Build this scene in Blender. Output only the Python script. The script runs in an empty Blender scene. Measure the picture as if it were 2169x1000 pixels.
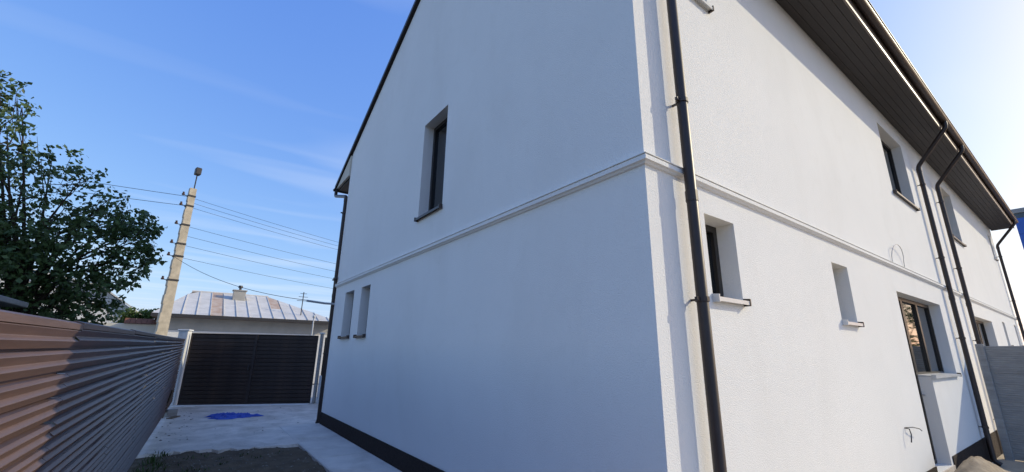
import bpy, math, random
from mathutils import Vector, Matrix
random.seed(11)
sc = bpy.context.scene
C = sc.collection

# ---------------------------------------------------------------- camera
cam_d = bpy.data.cameras.new('camera'); cam = bpy.data.objects.new('camera', cam_d); C.objects.link(cam)
cam_d.sensor_width = 36.0; cam_d.lens = 36.0 * 900.7 / 2169.0
cam_d.clip_start = 0.02; cam_d.clip_end = 3000
rt = Vector((0.80476434, -0.5934343, 0.01378742)); up = Vector((-0.16696093, -0.20400655, 0.96462707)); bk = Vector((-0.56963006, -0.77859942, -0.26325754))
M4 = Matrix((rt, up, bk)).transposed().to_4x4(); M4.translation = Vector((-2.6457, -1.8652, 1.65))
cam.matrix_world = M4
sc.camera = cam
sc.render.resolution_x = 1024; sc.render.resolution_y = 472

# ---------------------------------------------------------------- sky and sun
SUN = Vector((2.2, -1.0, 1.19)).normalized()
sun_el = math.asin(SUN.z); sun_az = math.atan2(SUN.x, SUN.y)
world = bpy.data.worlds.new('World'); sc.world = world; world.use_nodes = True
nt = world.node_tree; nt.nodes.clear()
out = nt.nodes.new('ShaderNodeOutputWorld'); bg = nt.nodes.new('ShaderNodeBackground')
sky = nt.nodes.new('ShaderNodeTexSky'); sky.sky_type = 'NISHITA'; sky.sun_disc = False
sky.sun_elevation = sun_el; sky.sun_rotation = sun_az
sky.air_density = 1.0; sky.dust_density = 1.0; sky.ozone_density = 4.0; sky.altitude = 50
bg.inputs['Strength'].default_value = 0.13
# thin cirrus: direction projected on a flat layer, stretched noise
tc = nt.nodes.new('ShaderNodeTexCoord'); sx = nt.nodes.new('ShaderNodeSeparateXYZ')
nt.links.new(tc.outputs['Generated'], sx.inputs[0])
mx = nt.nodes.new('ShaderNodeMath'); mx.operation = 'MAXIMUM'; mx.inputs[1].default_value = 0.06
nt.links.new(sx.outputs['Z'], mx.inputs[0])
dvx = nt.nodes.new('ShaderNodeMath'); dvx.operation = 'DIVIDE'; dvy = nt.nodes.new('ShaderNodeMath'); dvy.operation = 'DIVIDE'
nt.links.new(sx.outputs['X'], dvx.inputs[0]); nt.links.new(mx.outputs[0], dvx.inputs[1])
nt.links.new(sx.outputs['Y'], dvy.inputs[0]); nt.links.new(mx.outputs[0], dvy.inputs[1])
cx = nt.nodes.new('ShaderNodeCombineXYZ'); nt.links.new(dvx.outputs[0], cx.inputs[0]); nt.links.new(dvy.outputs[0], cx.inputs[1])
mp = nt.nodes.new('ShaderNodeMapping'); mp.inputs['Rotation'].default_value = (0, 0, math.radians(35)); mp.inputs['Scale'].default_value = (0.6, 1.7, 1)
nt.links.new(cx.outputs[0], mp.inputs[0])
nz = nt.nodes.new('ShaderNodeTexNoise'); nz.inputs['Scale'].default_value = 0.8; nz.inputs['Detail'].default_value = 3; nz.inputs['Roughness'].default_value = 0.45; nz.inputs['Distortion'].default_value = 0.4
nt.links.new(mp.outputs[0], nz.inputs['Vector'])
rp = nt.nodes.new('ShaderNodeMapRange'); rp.inputs['From Min'].default_value = 0.48; rp.inputs['From Max'].default_value = 0.82; rp.inputs['To Max'].default_value = 0.42
nt.links.new(nz.outputs['Fac'], rp.inputs['Value'])
# the deep, saturated blue this sky has: one smooth response per colour channel, the same over the whole dome
sep = nt.nodes.new('ShaderNodeSeparateColor'); comb = nt.nodes.new('ShaderNodeCombineColor'); nt.links.new(sky.outputs[0], sep.inputs[0])
for ch, gain, power in ((0, 1.10, .91), (1, .925, .70), (2, .90, .28)):
    m0 = nt.nodes.new('ShaderNodeMath'); m0.operation = 'MULTIPLY'; m0.inputs[1].default_value = .13; nt.links.new(sep.outputs[ch], m0.inputs[0])
    m1 = nt.nodes.new('ShaderNodeMath'); m1.operation = 'POWER'; m1.inputs[1].default_value = power; nt.links.new(m0.outputs[0], m1.inputs[0])
    m2 = nt.nodes.new('ShaderNodeMath'); m2.operation = 'MULTIPLY'; m2.inputs[1].default_value = gain/.13; nt.links.new(m1.outputs[0], m2.inputs[0])
    nt.links.new(m2.outputs[0], comb.inputs[ch])
mixc = nt.nodes.new('ShaderNodeMix'); mixc.data_type = 'RGBA'
nt.links.new(rp.outputs[0], mixc.inputs['Factor']); nt.links.new(comb.outputs[0], mixc.inputs['A']); mixc.inputs['B'].default_value = (5.6, 6.0, 6.6, 1)
nt.links.new(mixc.outputs['Result'], bg.inputs['Color']); nt.links.new(bg.outputs[0], out.inputs[0])

sun_d = bpy.data.lights.new('sun', 'SUN'); sun = bpy.data.objects.new('sun', sun_d); C.objects.link(sun)
sun_d.energy = 2.62; sun_d.angle = math.radians(0.53); sun_d.color = (1.0, 0.90, 0.67)
sun.rotation_euler = SUN.to_track_quat('Z', 'Y').to_euler(); sun.location = (10, -5, 12)

sc.view_settings.view_transform = 'Standard'; sc.view_settings.look = 'None'
sc.view_settings.exposure = 0.36; sc.view_settings.gamma = 1.0; sc.view_settings.use_curve_mapping = False

# ---------------------------------------------------------------- materials
def mat(name, col, rough=0.7, spec=0.4, metal=0.0, var=0.0, vscale=4.0, bump=0.0, bscale=60.0, stretch=None, col2=None, island=0.0, coord='Object', detail=6.0, transl=0.0):
    m = bpy.data.materials.new(name); m.use_nodes = True
    n = m.node_tree; b = n.nodes['Principled BSDF']; L = n.links
    b.inputs['Roughness'].default_value = rough; b.inputs['Metallic'].default_value = metal
    b.inputs['Specular IOR Level'].default_value = spec
    c4 = (*col, 1); b.inputs['Base Color'].default_value = c4
    t = n.nodes.new('ShaderNodeTexCoord'); vec = t.outputs[coord]
    if coord == 'World':
        pass
    if stretch:
        q = n.nodes.new('ShaderNodeMapping'); q.inputs['Scale'].default_value = stretch; L.new(vec, q.inputs[0]); vec = q.outputs[0]
    last = None
    if var > 0 or col2:
        z = n.nodes.new('ShaderNodeTexNoise'); z.inputs['Scale'].default_value = vscale; z.inputs['Detail'].default_value = detail; z.inputs['Roughness'].default_value = 0.6
        L.new(vec, z.inputs['Vector'])
        r = n.nodes.new('ShaderNodeMapRange'); r.inputs['From Min'].default_value = 0.32; r.inputs['From Max'].default_value = 0.68
        L.new(z.outputs['Fac'], r.inputs['Value'])
        x = n.nodes.new('ShaderNodeMix'); x.data_type = 'RGBA'
        L.new(r.outputs[0], x.inputs['Factor'])
        if col2:
            x.inputs['A'].default_value = c4; x.inputs['B'].default_value = (*col2, 1)
        else:
            x.inputs['A'].default_value = tuple(v * (1 - var) for v in col) + (1,); x.inputs['B'].default_value = tuple(min(1, v * (1 + var)) for v in col) + (1,)
        last = x.outputs['Result']
    if island > 0:
        g = n.nodes.new('ShaderNodeNewGeometry'); h = n.nodes.new('ShaderNodeHueSaturation')
        r2 = n.nodes.new('ShaderNodeMapRange'); r2.inputs['To Min'].default_value = 1 - island; r2.inputs['To Max'].default_value = 1 + island
        L.new(g.outputs['Random Per Island'], r2.inputs['Value']); L.new(r2.outputs[0], h.inputs['Value'])
        if last: L.new(last, h.inputs['Color'])
        else: h.inputs['Color'].default_value = c4
        last = h.outputs[0]
    if last: L.new(last, b.inputs['Base Color'])
    if bump > 0:
        z2 = n.nodes.new('ShaderNodeTexNoise'); z2.inputs['Scale'].default_value = bscale; z2.inputs['Detail'].default_value = 4
        L.new(vec, z2.inputs['Vector'])
        bp = n.nodes.new('ShaderNodeBump'); bp.inputs['Strength'].default_value = bump; bp.inputs['Distance'].default_value = 0.01
        L.new(z2.outputs['Fac'], bp.inputs['Height']); L.new(bp.outputs[0], b.inputs['Normal'])
    if transl > 0:
        tr = n.nodes.new('ShaderNodeBsdfTranslucent'); ms = n.nodes.new('ShaderNodeMixShader'); ms.inputs[0].default_value = transl
        if last: L.new(last, tr.inputs['Color'])
        else: tr.inputs['Color'].default_value = c4
        L.new(b.outputs[0], ms.inputs[1]); L.new(tr.outputs[0], ms.inputs[2]); L.new(ms.outputs[0], n.nodes['Material Output'].inputs['Surface'])
    return m

M = {
 'stucco': mat('white_stucco', (.85, .84, .81), .9, .2, var=.022, vscale=.55, bump=.55, bscale=95, detail=5),
 'reveal': mat('white_render', (.78, .77, .74), .9, .2, var=.03, vscale=3, bump=.3, bscale=90),
 'plinth': mat('brown_plinth_plaster', (.040, .028, .022), .9, .25, var=.25, vscale=30, bump=.8, bscale=180),
 'brown': mat('brown_coated_steel', (.032, .021, .018), .45, .5, var=.12, vscale=9),
 'soffit': mat('brown_soffit_board', (.040, .033, .029), .55, .4, var=.10, vscale=5, stretch=(.4, 9, 9), bump=.15, bscale=14),
 'fascia': mat('brown_fascia', (.16, .125, .105), .45, .5, var=.1, vscale=4),
 'roof': mat('dark_metal_tile', (.030, .022, .020), .65, .25, var=.15, vscale=4),
 'frame': mat('anthracite_window_frame', (.022, .019, .018), .42, .5),
 'glass': mat('window_glass', (.012, .014, .016), .03, .9),
 'sillw': mat('white_sill', (.62, .62, .61), .35, .5, var=.06, vscale=8),
 'silld': mat('brown_sill', (.05, .036, .032), .4, .5, var=.1, vscale=8),
 'slat': mat('brown_coated_fence_slat', (.118, .074, .062), .45, .5, var=.13, vscale=5, stretch=(3, .5, 6), bump=.08, bscale=30),
 'gslat': mat('dark_brown_gate_slat', (.040, .027, .022), .55, .35, var=.15, vscale=6),
 'gframe': mat('dark_brown_gate_frame', (.042, .030, .027), .5, .4, var=.12, vscale=6),
 'whitepost': mat('white_painted_concrete', (.66, .66, .65), .85, .25, var=.07, vscale=5, bump=.25, bscale=50),
 'flash': mat('grey_flashing', (.74, .73, .70), .7, .3, var=.12, vscale=9),
 'sunstrip': mat('painted_sunlit_white', (.82, .80, .76), .8, .3, var=.08, vscale=6),  # near-white colour imitates sunlight on the ground before the gate
 'gravel': mat('sunny_sandy_yard', (.52, .44, .33), .95, .2, var=.2, vscale=3, bump=.8, bscale=40),
 'concrete': mat('pale_concrete', (.68, .61, .53), .9, .25, var=.16, vscale=2.2, bump=.5, bscale=45),
 'path': mat('light_concrete_path', (.66, .61, .545), .9, .25, var=.10, vscale=2.5, bump=.4, bscale=50),
 'panel': mat('grey_concrete_panel', (.33, .325, .315), .88, .25, var=.14, vscale=3, stretch=(1, 1, 7), bump=.4, bscale=60),
 'soil': mat('dark_soil', (.085, .062, .040), .95, .2, col2=(.15, .112, .072), vscale=5, bump=.9, bscale=40),
 'ground': mat('dry_ground', (.17, .14, .10), .95, .2, col2=(.09, .085, .045), vscale=.35, bump=.6, bscale=20),
 'sand': mat('sandy_soil', (.36, .29, .205), .95, .2, var=.25, vscale=9, bump=.9, bscale=45),
 'street': mat('pale_street_concrete', (.44, .43, .40), .9, .25, var=.12, vscale=.8, bump=.4, bscale=40),
 'bark': mat('bark', (.055, .042, .032), .9, .2, var=.3, vscale=14, bump=.8, bscale=40),
 'leaf': mat('leaf_green', (.058, .105, .034), .45, .4, col2=(.092, .138, .048), vscale=1.5, island=.45, transl=.33),
 'leafy': mat('leaf_yellow_green', (.10, .16, .04), .5, .35, col2=(.085, .13, .03), vscale=2, island=.35, transl=.3),
 'poleconc': mat('weathered_pole_concrete', (.52, .45, .34), .9, .25, var=.17, vscale=6, bump=.5, bscale=40),
 'steel': mat('dark_steel', (.055, .05, .048), .5, .5, metal=.3, var=.1, vscale=20),
 'galv': mat('galvanised_steel', (.42, .43, .44), .45, .5, metal=.6, var=.1, vscale=20),
 'wire': mat('black_cable', (.03, .03, .035), .6, .3),
 'ceram': mat('brown_ceramic_insulator', (.07, .035, .022), .3, .5),
 'tin': mat('weathered_tin_roof', (.66, .64, .60), .8, .2, var=.13, vscale=2.5, col2=(.54, .52, .48)),
 'rust': mat('rusted_tin', (.42, .27, .18), .75, .35, col2=(.56, .47, .38), vscale=3),
 'greywall': mat('grey_beige_wall', (.42, .40, .36), .9, .2, var=.12, vscale=1.5, bump=.4, bscale=30),
 'cream': mat('cream_wall', (.62, .57, .47), .9, .2, var=.08, vscale=2, bump=.3, bscale=40),
 'whitewall': mat('white_far_wall', (.72, .70, .66), .9, .2, var=.05, vscale=1, bump=.3, bscale=30),
 'redbrick': mat('reddish_roof_tile', (.20, .085, .05), .8, .3, var=.2, vscale=8),
 'shedwall': mat('blue_grey_shed_wall', (.10, .125, .145), .8, .3, var=.15, vscale=4),
 'shedroof': mat('grey_shed_roof', (.28, .27, .255), .8, .3, var=.15, vscale=5),
 'bluepanel': mat('blue_cladding', (.025, .11, .45), .45, .5, var=.08, vscale=2),
 'tarp': mat('blue_tarpaulin', (.03, .075, .42), .45, .5, var=.15, vscale=9, bump=.5, bscale=30),
 'timber': mat('old_timber', (.17, .125, .085), .85, .25, var=.3, vscale=6, stretch=(9, 9, 1)),
 'pebble': mat('pebble', (.20, .18, .15), .9, .25, island=.4),
 'blade': mat('grass_blade', (.055, .095, .025), .6, .3, island=.35, transl=.2),
}

def weather(m, scale, stretch, lo, amount, tint=(.62, .58, .52), lo2=.72):
    # stains: a stretched noise pulls the colour towards a dirt tint in patches of its own
    n = m.node_tree; L = n.links; b = n.nodes['Principled BSDF']; src = b.inputs['Base Color'].links[0].from_socket
    t = n.nodes.new('ShaderNodeTexCoord'); q = n.nodes.new('ShaderNodeMapping'); q.inputs['Scale'].default_value = stretch; L.new(t.outputs['Object'], q.inputs[0])
    z = n.nodes.new('ShaderNodeTexNoise'); z.inputs['Scale'].default_value = scale; z.inputs['Detail'].default_value = 7; z.inputs['Roughness'].default_value = .62; z.inputs['Distortion'].default_value = .6; L.new(q.outputs[0], z.inputs['Vector'])
    r = n.nodes.new('ShaderNodeMapRange'); r.inputs['From Min'].default_value = lo; r.inputs['From Max'].default_value = lo2; r.inputs['To Max'].default_value = amount; L.new(z.outputs['Fac'], r.inputs['Value'])
    x = n.nodes.new('ShaderNodeMix'); x.data_type = 'RGBA'; x.blend_type = 'MULTIPLY'; L.new(r.outputs[0], x.inputs['Factor']); L.new(src, x.inputs['A']); x.inputs['B'].default_value = (*tint, 1)
    L.new(x.outputs['Result'], b.inputs['Base Color'])
weather(M['stucco'], 1.1, (1, 1, .35), .5, .09)
weather(M['stucco'], 3.5, (1, 1, 1), .56, .08, (.7, .68, .62))
weather(M['concrete'], 1.3, (1, .7, 1), .46, .55, (.50, .46, .40))
weather(M['concrete'], 7, (1, 1, 1), .56, .45, (.45, .42, .36))
weather(M['path'], 2.2, (1, .6, 1), .5, .4, (.55, .5, .45))
weather(M['slat'], 2.5, (1, 1.0, 1), .5, .35, (.62, .58, .55))
weather(M['panel'], 2.5, (1, 1, 1), .48, .45, (.6, .58, .54))
weather(M['whitepost'], 4, (1, 1, .5), .48, .5, (.6, .56, .5))
weather(M['brown'], 4, (1, 1, .3), .5, .5, (1.9, 1.8, 1.7))
weather(M['gslat'], 2, (1, 1, 1), .5, .6, (1.9, 1.75, 1.6))
# ---------------------------------------------------------------- helpers
def link(name, me, m=None, parent=None, smooth=False):
    o = bpy.data.objects.new(name, me); C.objects.link(o)
    if m is not None and not me.materials: me.materials.append(m)
    if parent is not None: o.parent = parent
    if smooth:
        for p in me.polygons: p.use_smooth = True
    return o
def mesh(name, v, f):
    me = bpy.data.meshes.new(name); me.from_pydata([tuple(a) for a in v], [], f); me.update(); return me
def tag(o, label=None, cat=None, group=None, kind=None):
    if label: o['label'] = label
    if cat: o['category'] = cat
    if group: o['group'] = group
    if kind: o['kind'] = kind
    return o
def empty(name, loc=(0, 0, 0), rz=0.0):
    o = bpy.data.objects.new(name, None); C.objects.link(o); o.location = loc; o.rotation_euler = (0, 0, rz); o.empty_display_size = .2; return o
class MB:
    def __init__(s): s.v = []; s.f = []
    def add(s, v, f):
        k = len(s.v); s.v += [tuple(a) for a in v]; s.f += [tuple(i + k for i in q) for q in f]; return s
    def box(s, x0, x1, y0, y1, z0, z1):
        v = [(x0,y0,z0),(x1,y0,z0),(x1,y1,z0),(x0,y1,z0),(x0,y0,z1),(x1,y0,z1),(x1,y1,z1),(x0,y1,z1)]
        return s.add(v, [(3,2,1,0),(4,5,6,7),(0,1,5,4),(1,2,6,5),(2,3,7,6),(3,0,4,7)])
    def cbox(s, x0, x1, y0, y1, z0, z1, c):      # box with chamfered edges
        pts = []
        for (a, b, d) in ((x0,y0,z0),(x1,y0,z0),(x1,y1,z0),(x0,y1,z0),(x0,y0,z1),(x1,y0,z1),(x1,y1,z1),(x0,y1,z1)):
            sa = c if a == x0 else -c; sb = c if b == y0 else -c; sd = c if d == z0 else -c
            pts += [(a, b+sb, d+sd), (a+sa, b, d+sd), (a+sa, b+sb, d)]
        F = []
        X = lambda i: i*3; Y = lambda i: i*3+1; Z = lambda i: i*3+2
        F += [(X(0),X(4),X(7),X(3)), (X(1),X(2),X(6),X(5)), (Y(0),Y(1),Y(5),Y(4)), (Y(3),Y(7),Y(6),Y(2)), (Z(0),Z(3),Z(2),Z(1)), (Z(4),Z(5),Z(6),Z(7))]
        for i, j, A, B in ((0,1,Y,Z),(4,5,Y,Z),(3,2,Y,Z),(7,6,Y,Z),(0,3,X,Z),(1,2,X,Z),(4,7,X,Z),(5,6,X,Z),(0,4,X,Y),(1,5,X,Y),(2,6,X,Y),(3,7,X,Y)):
            F.append((A(i),A(j),B(j),B(i)))
        for i in range(8): F.append((X(i),Y(i),Z(i)))
        return s.add(pts, F)
    def tube(s, pts, r, n=8, cap=True):
        pts = [Vector(p) for p in pts]; rs = r if isinstance(r, (list, tuple)) else [r]*len(pts)
        k = len(s.v); ref = None
        for i, p in enumerate(pts):
            d = (pts[min(i+1, len(pts)-1)] - pts[max(i-1, 0)]).normalized()
            if ref is None:
                ref = d.orthogonal().normalized()
            ref = (ref - d*ref.dot(d)).normalized(); b = d.cross(ref)
            for j in range(n):
                a = 2*math.pi*j/n; s.v.append(tuple(p + (ref*math.cos(a) + b*math.sin(a))*rs[i]))
        for i in range(len(pts)-1):
            for j in range(n):
                s.f.append((k+i*n+j, k+i*n+(j+1) % n, k+(i+1)*n+(j+1) % n, k+(i+1)*n+j))
        if cap:
            s.f.append(tuple(k+j for j in reversed(range(n)))); e = k+(len(pts)-1)*n; s.f.append(tuple(e+j for j in range(n)))
        return s
    def build(s, name, m, parent=None, smooth=False):
        me = mesh(name, s.v, s.f); return link(name, me, m, parent, smooth)
def autosmooth(o, ang=40):
    me = o.data
    for p in me.polygons: p.use_smooth = True
    try: me.set_sharp_from_angle(angle=math.radians(ang))
    except Exception: pass
    return o
def bend(p0, corners, p1, r=.09, k=5):
    """polyline with rounded corners"""
    P = [Vector(p0)] + [Vector(c) for c in corners] + [Vector(p1)]; o = [P[0]]
    for i in range(1, len(P)-1):
        a = (P[i-1]-P[i]); b = (P[i+1]-P[i]); rr = min(r, a.length*.45, b.length*.45)
        A = P[i]+a.normalized()*rr; B = P[i]+b.normalized()*rr
        for j in range(k+1):
            t = j/k; o.append(A*(1-t)**2 + P[i]*2*t*(1-t) + B*t*t)
    o.append(P[-1]); return o

# ---------------------------------------------------------------- ground, paths, street
def gz(x, y):                       # the plot falls gently towards the garden side
    t = min(1, max(0, (x-.5)/9.5)); return -.34*t*t*(3-2*t)
xs = [-900,-300,-100,-50,-25,-12,-6,-3,-1.5,0] + [i*.5 for i in range(1, 25)] + [14,18,25,40,60,100,300,900]
ys = [-900,-300,-100,-40,-20,-10,-6,-4,-3,-2,-1,0,2,4,6,8,10,12,14,16,20,30,50,100,300,900]
v = [(x, y, gz(x, y)-.012) for y in ys for x in xs]; nx = len(xs)
f = [(j*nx+i, j*nx+i+1, (j+1)*nx+i+1, (j+1)*nx+i) for j in range(len(ys)-1) for i in range(nx-1)]
tag(link('ground', mesh('ground', v, f), M['ground']), kind='structure')

# dark soil strip beside the fence, bumpy
def soil_z(x, y):
    return .012 + .018*math.sin(5.1*x+1.3*y) * math.sin(3.7*y-.8*x) + .010*math.sin(13*x+7*y) + .008*math.sin(17*y-9*x+1)
n1, n2 = 46, 150
v = []; f = []
for j in range(n2+1):
    for i in range(n1+1):
        x = -3.4 + 2.62*i/n1; y = -4 + 11.6*j/n2; v.append((x, y, max(.002, soil_z(x, y) + random.uniform(-.006, .006))))
f = [(j*(n1+1)+i, j*(n1+1)+i+1, (j+1)*(n1+1)+i+1, (j+1)*(n1+1)+i) for j in range(n2) for i in range(n1)]
tag(link('soil_strip', mesh('soil_strip', v, f), M['soil'], smooth=True), kind='structure')

# concrete yard slab with a ragged near edge
edge = []
for i in range(31):
    x = -3.3 + 2.5*i/30
    edge.append((x, 7.12 + .10*math.sin(2.1*x+1) + random.uniform(-.09, .09) - .10*(x+2.0)))
v = []; f = []
for (x, y) in edge: v += [(x, y-.03, .0), (x, y, .045), (x, 14.62 - .40*(x+2.67), .05)]
for i in range(30):
    a = i*3; b = a+3; f += [(a, b, b+1, a+1), (a+1, b+1, b+2, a+2)]
k = len(v)
v += [(-.80, 7.0, .045), (1.6, 8.95, .045), (1.6, 12.7, .05), (-.80, 13.87, .05), (-.80, 8.95, .045)]
f += [(k, k+4, k+3, 89+1), ] if False else []
f += [(k+4, k+1, k+2, k+3)]
yard = tag(link('concrete_yard', mesh('concrete_yard', v, f), M['concrete']), kind='structure')
# pale walk beside the gable wall, cast in bays
path = empty('concrete_path', (0, 0, 0)); tag(path, kind='structure')
yy = -1.2
for L in (1.7, 1.7, 1.7, 1.7, 1.7, 1.66):
    b = MB().cbox(-.80 + random.uniform(-.012, .012), .03, yy+.006, yy+L-.006, -.06, .058 + random.uniform(-.004, .004), .012)
    b.build('path_slab', M['path'], path); yy += L
# street in front of the gate
v = [(-120, 14.3, .004), (120, 14.3-.0, .004), (120, 21.4, .004), (-120, 21.4, .004)]
v = []
for x in (-120, -4, -2.7, .7, 2, 5, 120):
    y0 = 14.75 - .40*(min(max(x, -4), 5)+2.67); v += [(x, y0, .002), (x, 21.2, .002)]
f = [(2*i, 2*i+2, 2*i+3, 2*i+1) for i in range(6)]
tag(link('street', mesh('street', v, f), M['street']), kind='structure')
# bare sandy yard on the garden side
v = []; f = []
for i in range(27):
    x = -.6 + i*.5; v += [(x, -9, gz(x, 0)-.004), (x, -.02, gz(x, 0)-.004)]
x = 40; v += [(x, -9, gz(x, 0)-.004), (x, -.02, gz(x, 0)-.004)]
f = [(2*i, 2*i+2, 2*i+3, 2*i+1) for i in range(27)]
tag(link('sandy_yard', mesh('sandy_yard', v, f), M['gravel']), kind='structure')
# sandy mound at the foot of the garden wall
def mound(name, cx_, cy_, rx, ry, h, z0, m, n=26, seed=1):
    rnd = random.Random(seed); v = []; f = []
    for j in range(n+1):
        for i in range(n+1):
            a = -1+2*i/n; b = -1+2*j/n; d = a*a+b*b
            zz = h*max(0, 1-d)**.8 * (1 + .18*math.sin(5*a+2)*math.cos(4*b)) + (rnd.uniform(-.012, .012) if d < 1 else 0)
            v.append((cx_+a*rx, cy_+b*ry, z0(cx_+a*rx, cy_) - .02 + zz))
    f = [(j*(n+1)+i, j*(n+1)+i+1, (j+1)*(n+1)+i+1, (j+1)*(n+1)+i) for j in range(n) for i in range(n)]
    return link(name, mesh(name, v, f), m, smooth=True)
tag(mound('sand_mound', 6.55, -.46, 1.75, .46, .50, gz, M['sand']), 'low heap of pale sandy soil at the foot of the sunlit wall', 'soil heap')

# ---------------------------------------------------------------- the white house
HX, HY = 22.6, 8.88; ZC = 3.12; ZS = 6.68; YR = 4.0; ZR = 9.15
BS = (ZR-6.66)/(HY-YR)                     # back slope
FS = .472
def roofz(y): return ZR-(y-YR)*BS if y > YR else ZR-(YR-y)*FS
house = empty('white_house', (0, 0, 0))
tag(house, 'large white rendered two-storey house with brown eaves and dark brown downpipes', 'house')
def face_grid(MP, us, zs, holes, depth, name, m, ucap=None):
    us = sorted(set(us)); zs = sorted(set(zs)); b = MB()
    def ishole(i, j):
        if i < 0 or j < 0 or i >= len(us)-1 or j >= len(zs)-1: return False
        uc = (us[i]+us[i+1])/2; zc = (zs[j]+zs[j+1])/2
        return any(h[0] < uc < h[1] and h[2] < zc < h[3] for h in holes)
    for i in range(len(us)-1):
        for j in range(len(zs)-1):
            a, c, d, e = us[i], us[i+1], zs[j], zs[j+1]
            if not ishole(i, j):
                b.add([MP(a,0,d), MP(c,0,d), MP(c,0,e), MP(a,0,e)], [(0,1,2,3)])
            else:
                D = depth
                if not ishole(i-1, j): b.add([MP(a,0,d), MP(a,0,e), MP(a,D,e), MP(a,D,d)], [(0,1,2,3)])
                if not ishole(i+1, j): b.add([MP(c,0,e), MP(c,0,d), MP(c,D,d), MP(c,D,e)], [(0,1,2,3)])
                if not ishole(i, j-1): b.add([MP(c,0,d), MP(a,0,d), MP(a,D,d), MP(c,D,d)], [(0,1,2,3)])
                if not ishole(i, j+1): b.add([MP(a,0,e), MP(c,0,e), MP(c,D,e), MP(a,D,e)], [(0,1,2,3)])
    return b
MR = lambda u, d, z: (u, d, z)                 # garden wall, faces -y
MG = lambda u, d, z: (d, -u, z)                # gable wall, faces -x
mir = lambda h: (HX-h[1], HX-h[0], h[2], h[3])
W1 = (.80, 1.31, 2.10, 2.85); W2 = (3.74, 4.30, 2.05, 2.81); DA = (6.50, 7.50, .0, 2.70); DB = (7.50, 9.55, 1.34, 2.70)
U1 = (.80, 1.36, 5.31, 6.25); U2 = (7.88, 9.60, 4.75, 6.28)
half = [W1, W2, DA, DB, U1, U2]; RH = half + [mir(h) for h in half]
us = [0, HX]; zs = [-.5, .12, ZS+.5]
for h in RH: us += [h[0], h[1]]; zs += [h[2], h[3]]
DEP = .24
face_grid(MR, us, zs, RH, DEP, 'wall', None).build('wall', M['stucco'], house)
G1 = (-4.33, -3.49, 3.68, 5.38); G2 = (-8.03, -7.39, 1.90, 2.88); G3 = (-6.91, -6.36, 1.90, 2.88)
GH = [G1, G2, G3]
us = [-HY, 0]; zs = [-.3, 6.5]
for h in GH: us += [h[0], h[1]]; zs += [h[2], h[3]]
gb = face_grid(MG, us, zs, GH, DEP, 'wall', None)
gb.add([(0, HY, 6.5), (0, 0, 6.5), (0, 0, roofz(0)-.06), (0, YR, ZR-.06), (0, HY, roofz(HY)-.06)], [(0,1,2,3,4)])
gb.build('wall', M['stucco'], house)
MB().add([(0, HY, -.3), (HX, HY, -.3), (HX, HY, 6.6), (0, HY, 6.6)], [(3,2,1,0)]).build('wall', M['stucco'], house)
MB().add([(HX, 0, -.5), (HX, HY, -.5), (HX, HY, roofz(HY)-.06), (HX, YR, ZR-.06), (HX, 0, roofz(0)-.06)], [(0,1,2,3,4)]).build('wall', M['stucco'], house)

# windows: frame, panes, sill
def window(MP, h, sillm, mull=(), sill=True, door=False, name='window', lipcol=None):
    u0, u1, z0, z1 = h; t = .065; d0, d1 = DEP-.07, DEP+.02
    fb = MB()
    def bar(a, b_, c, d): 
        p = [MP(x, y, z) for (x, y, z) in ((a,d0,c),(b_,d0,c),(b_,d1,c),(a,d1,c),(a,d0,d),(b_,d0,d),(b_,d1,d),(a,d1,d))]
        fb.add(p, [(3,2,1,0),(4,5,6,7),(0,1,5,4),(1,2,6,5),(2,3,7,6),(3,0,4,7)])
    e = .002
    bar(u0+e, u0+t, z0+e, z1-e); bar(u1-t, u1-e, z0+e, z1-e); bar(u0+t, u1-t, z0+e, z0+t); bar(u0+t, u1-t, z1-t, z1-e)
    cuts = [u0+t]
    for m_ in mull: bar(m_-.05, m_+.05, z0+t, z1-t); cuts += [m_-.05, m_+.05]
    cuts.append(u1-t)
    w = fb.build(name, M['frame'], house)
    for i in range(0, len(cuts), 2):
        a, b_ = cuts[i], cuts[i+1]; y0 = DEP-.035; y1 = DEP-.015
        # glazing bead leaves a sash step, then the pane
        pb = MB(); p = [MP(x, y, z) for (x, y, z) in ((a,y0,z0+t),(b_,y0,z0+t),(b_,y1,z0+t),(a,y1,z0+t),(a,y0,z1-t),(b_,y0,z1-t),(b_,y1,z1-t),(a,y1,z1-t))]
        pb.add(p, [(3,2,1,0),(4,5,6,7),(0,1,5,4),(1,2,6,5),(2,3,7,6),(3,0,4,7)]); pb.build('pane', M['glass'], w)
    if sill:
        sb = MB(); o_ = -.055; zt = z0+.022
        prof = [(DEP-.07, zt+.012), (o_, zt-.006), (o_, zt-.042), (o_+.008, zt-.042), (o_+.008, zt-.022), (DEP-.07, zt-.018)]
        a, b_ = u0+.003, u1-.003
        pa = [MP(a, y, z) for y, z in prof]; pb_ = [MP(b_, y, z) for y, z in prof]; n = len(prof)
        sb.add(pa+pb_, [(i, (i+1) % n, n+(i+1) % n, n+i) for i in range(n)] + [tuple(reversed(range(n))), tuple(range(n, 2*n))])
        s_ = sb.build('sill', sillm, w)
        for a, b_ in ((u0-.013, u0+.001), (u1-.001, u1+.014)):
            eb = MB(); p = [MP(x, y, z) for (x, y, z) in ((a,o_-.006,zt-.05),(b_,o_-.006,zt-.05),(b_,-.001,zt-.05),(a,-.001,zt-.05),(a,o_-.006,zt+.014),(b_,o_-.006,zt+.014),(b_,-.001,zt+.02),(a,-.001,zt+.02))]
            eb.add(p, [(3,2,1,0),(4,5,6,7),(0,1,5,4),(1,2,6,5),(2,3,7,6),(3,0,4,7)]); eb.build('sill_end_cap', M['silld'] if a > (u0+u1)/2 else sillm, w)
    return w
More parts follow.
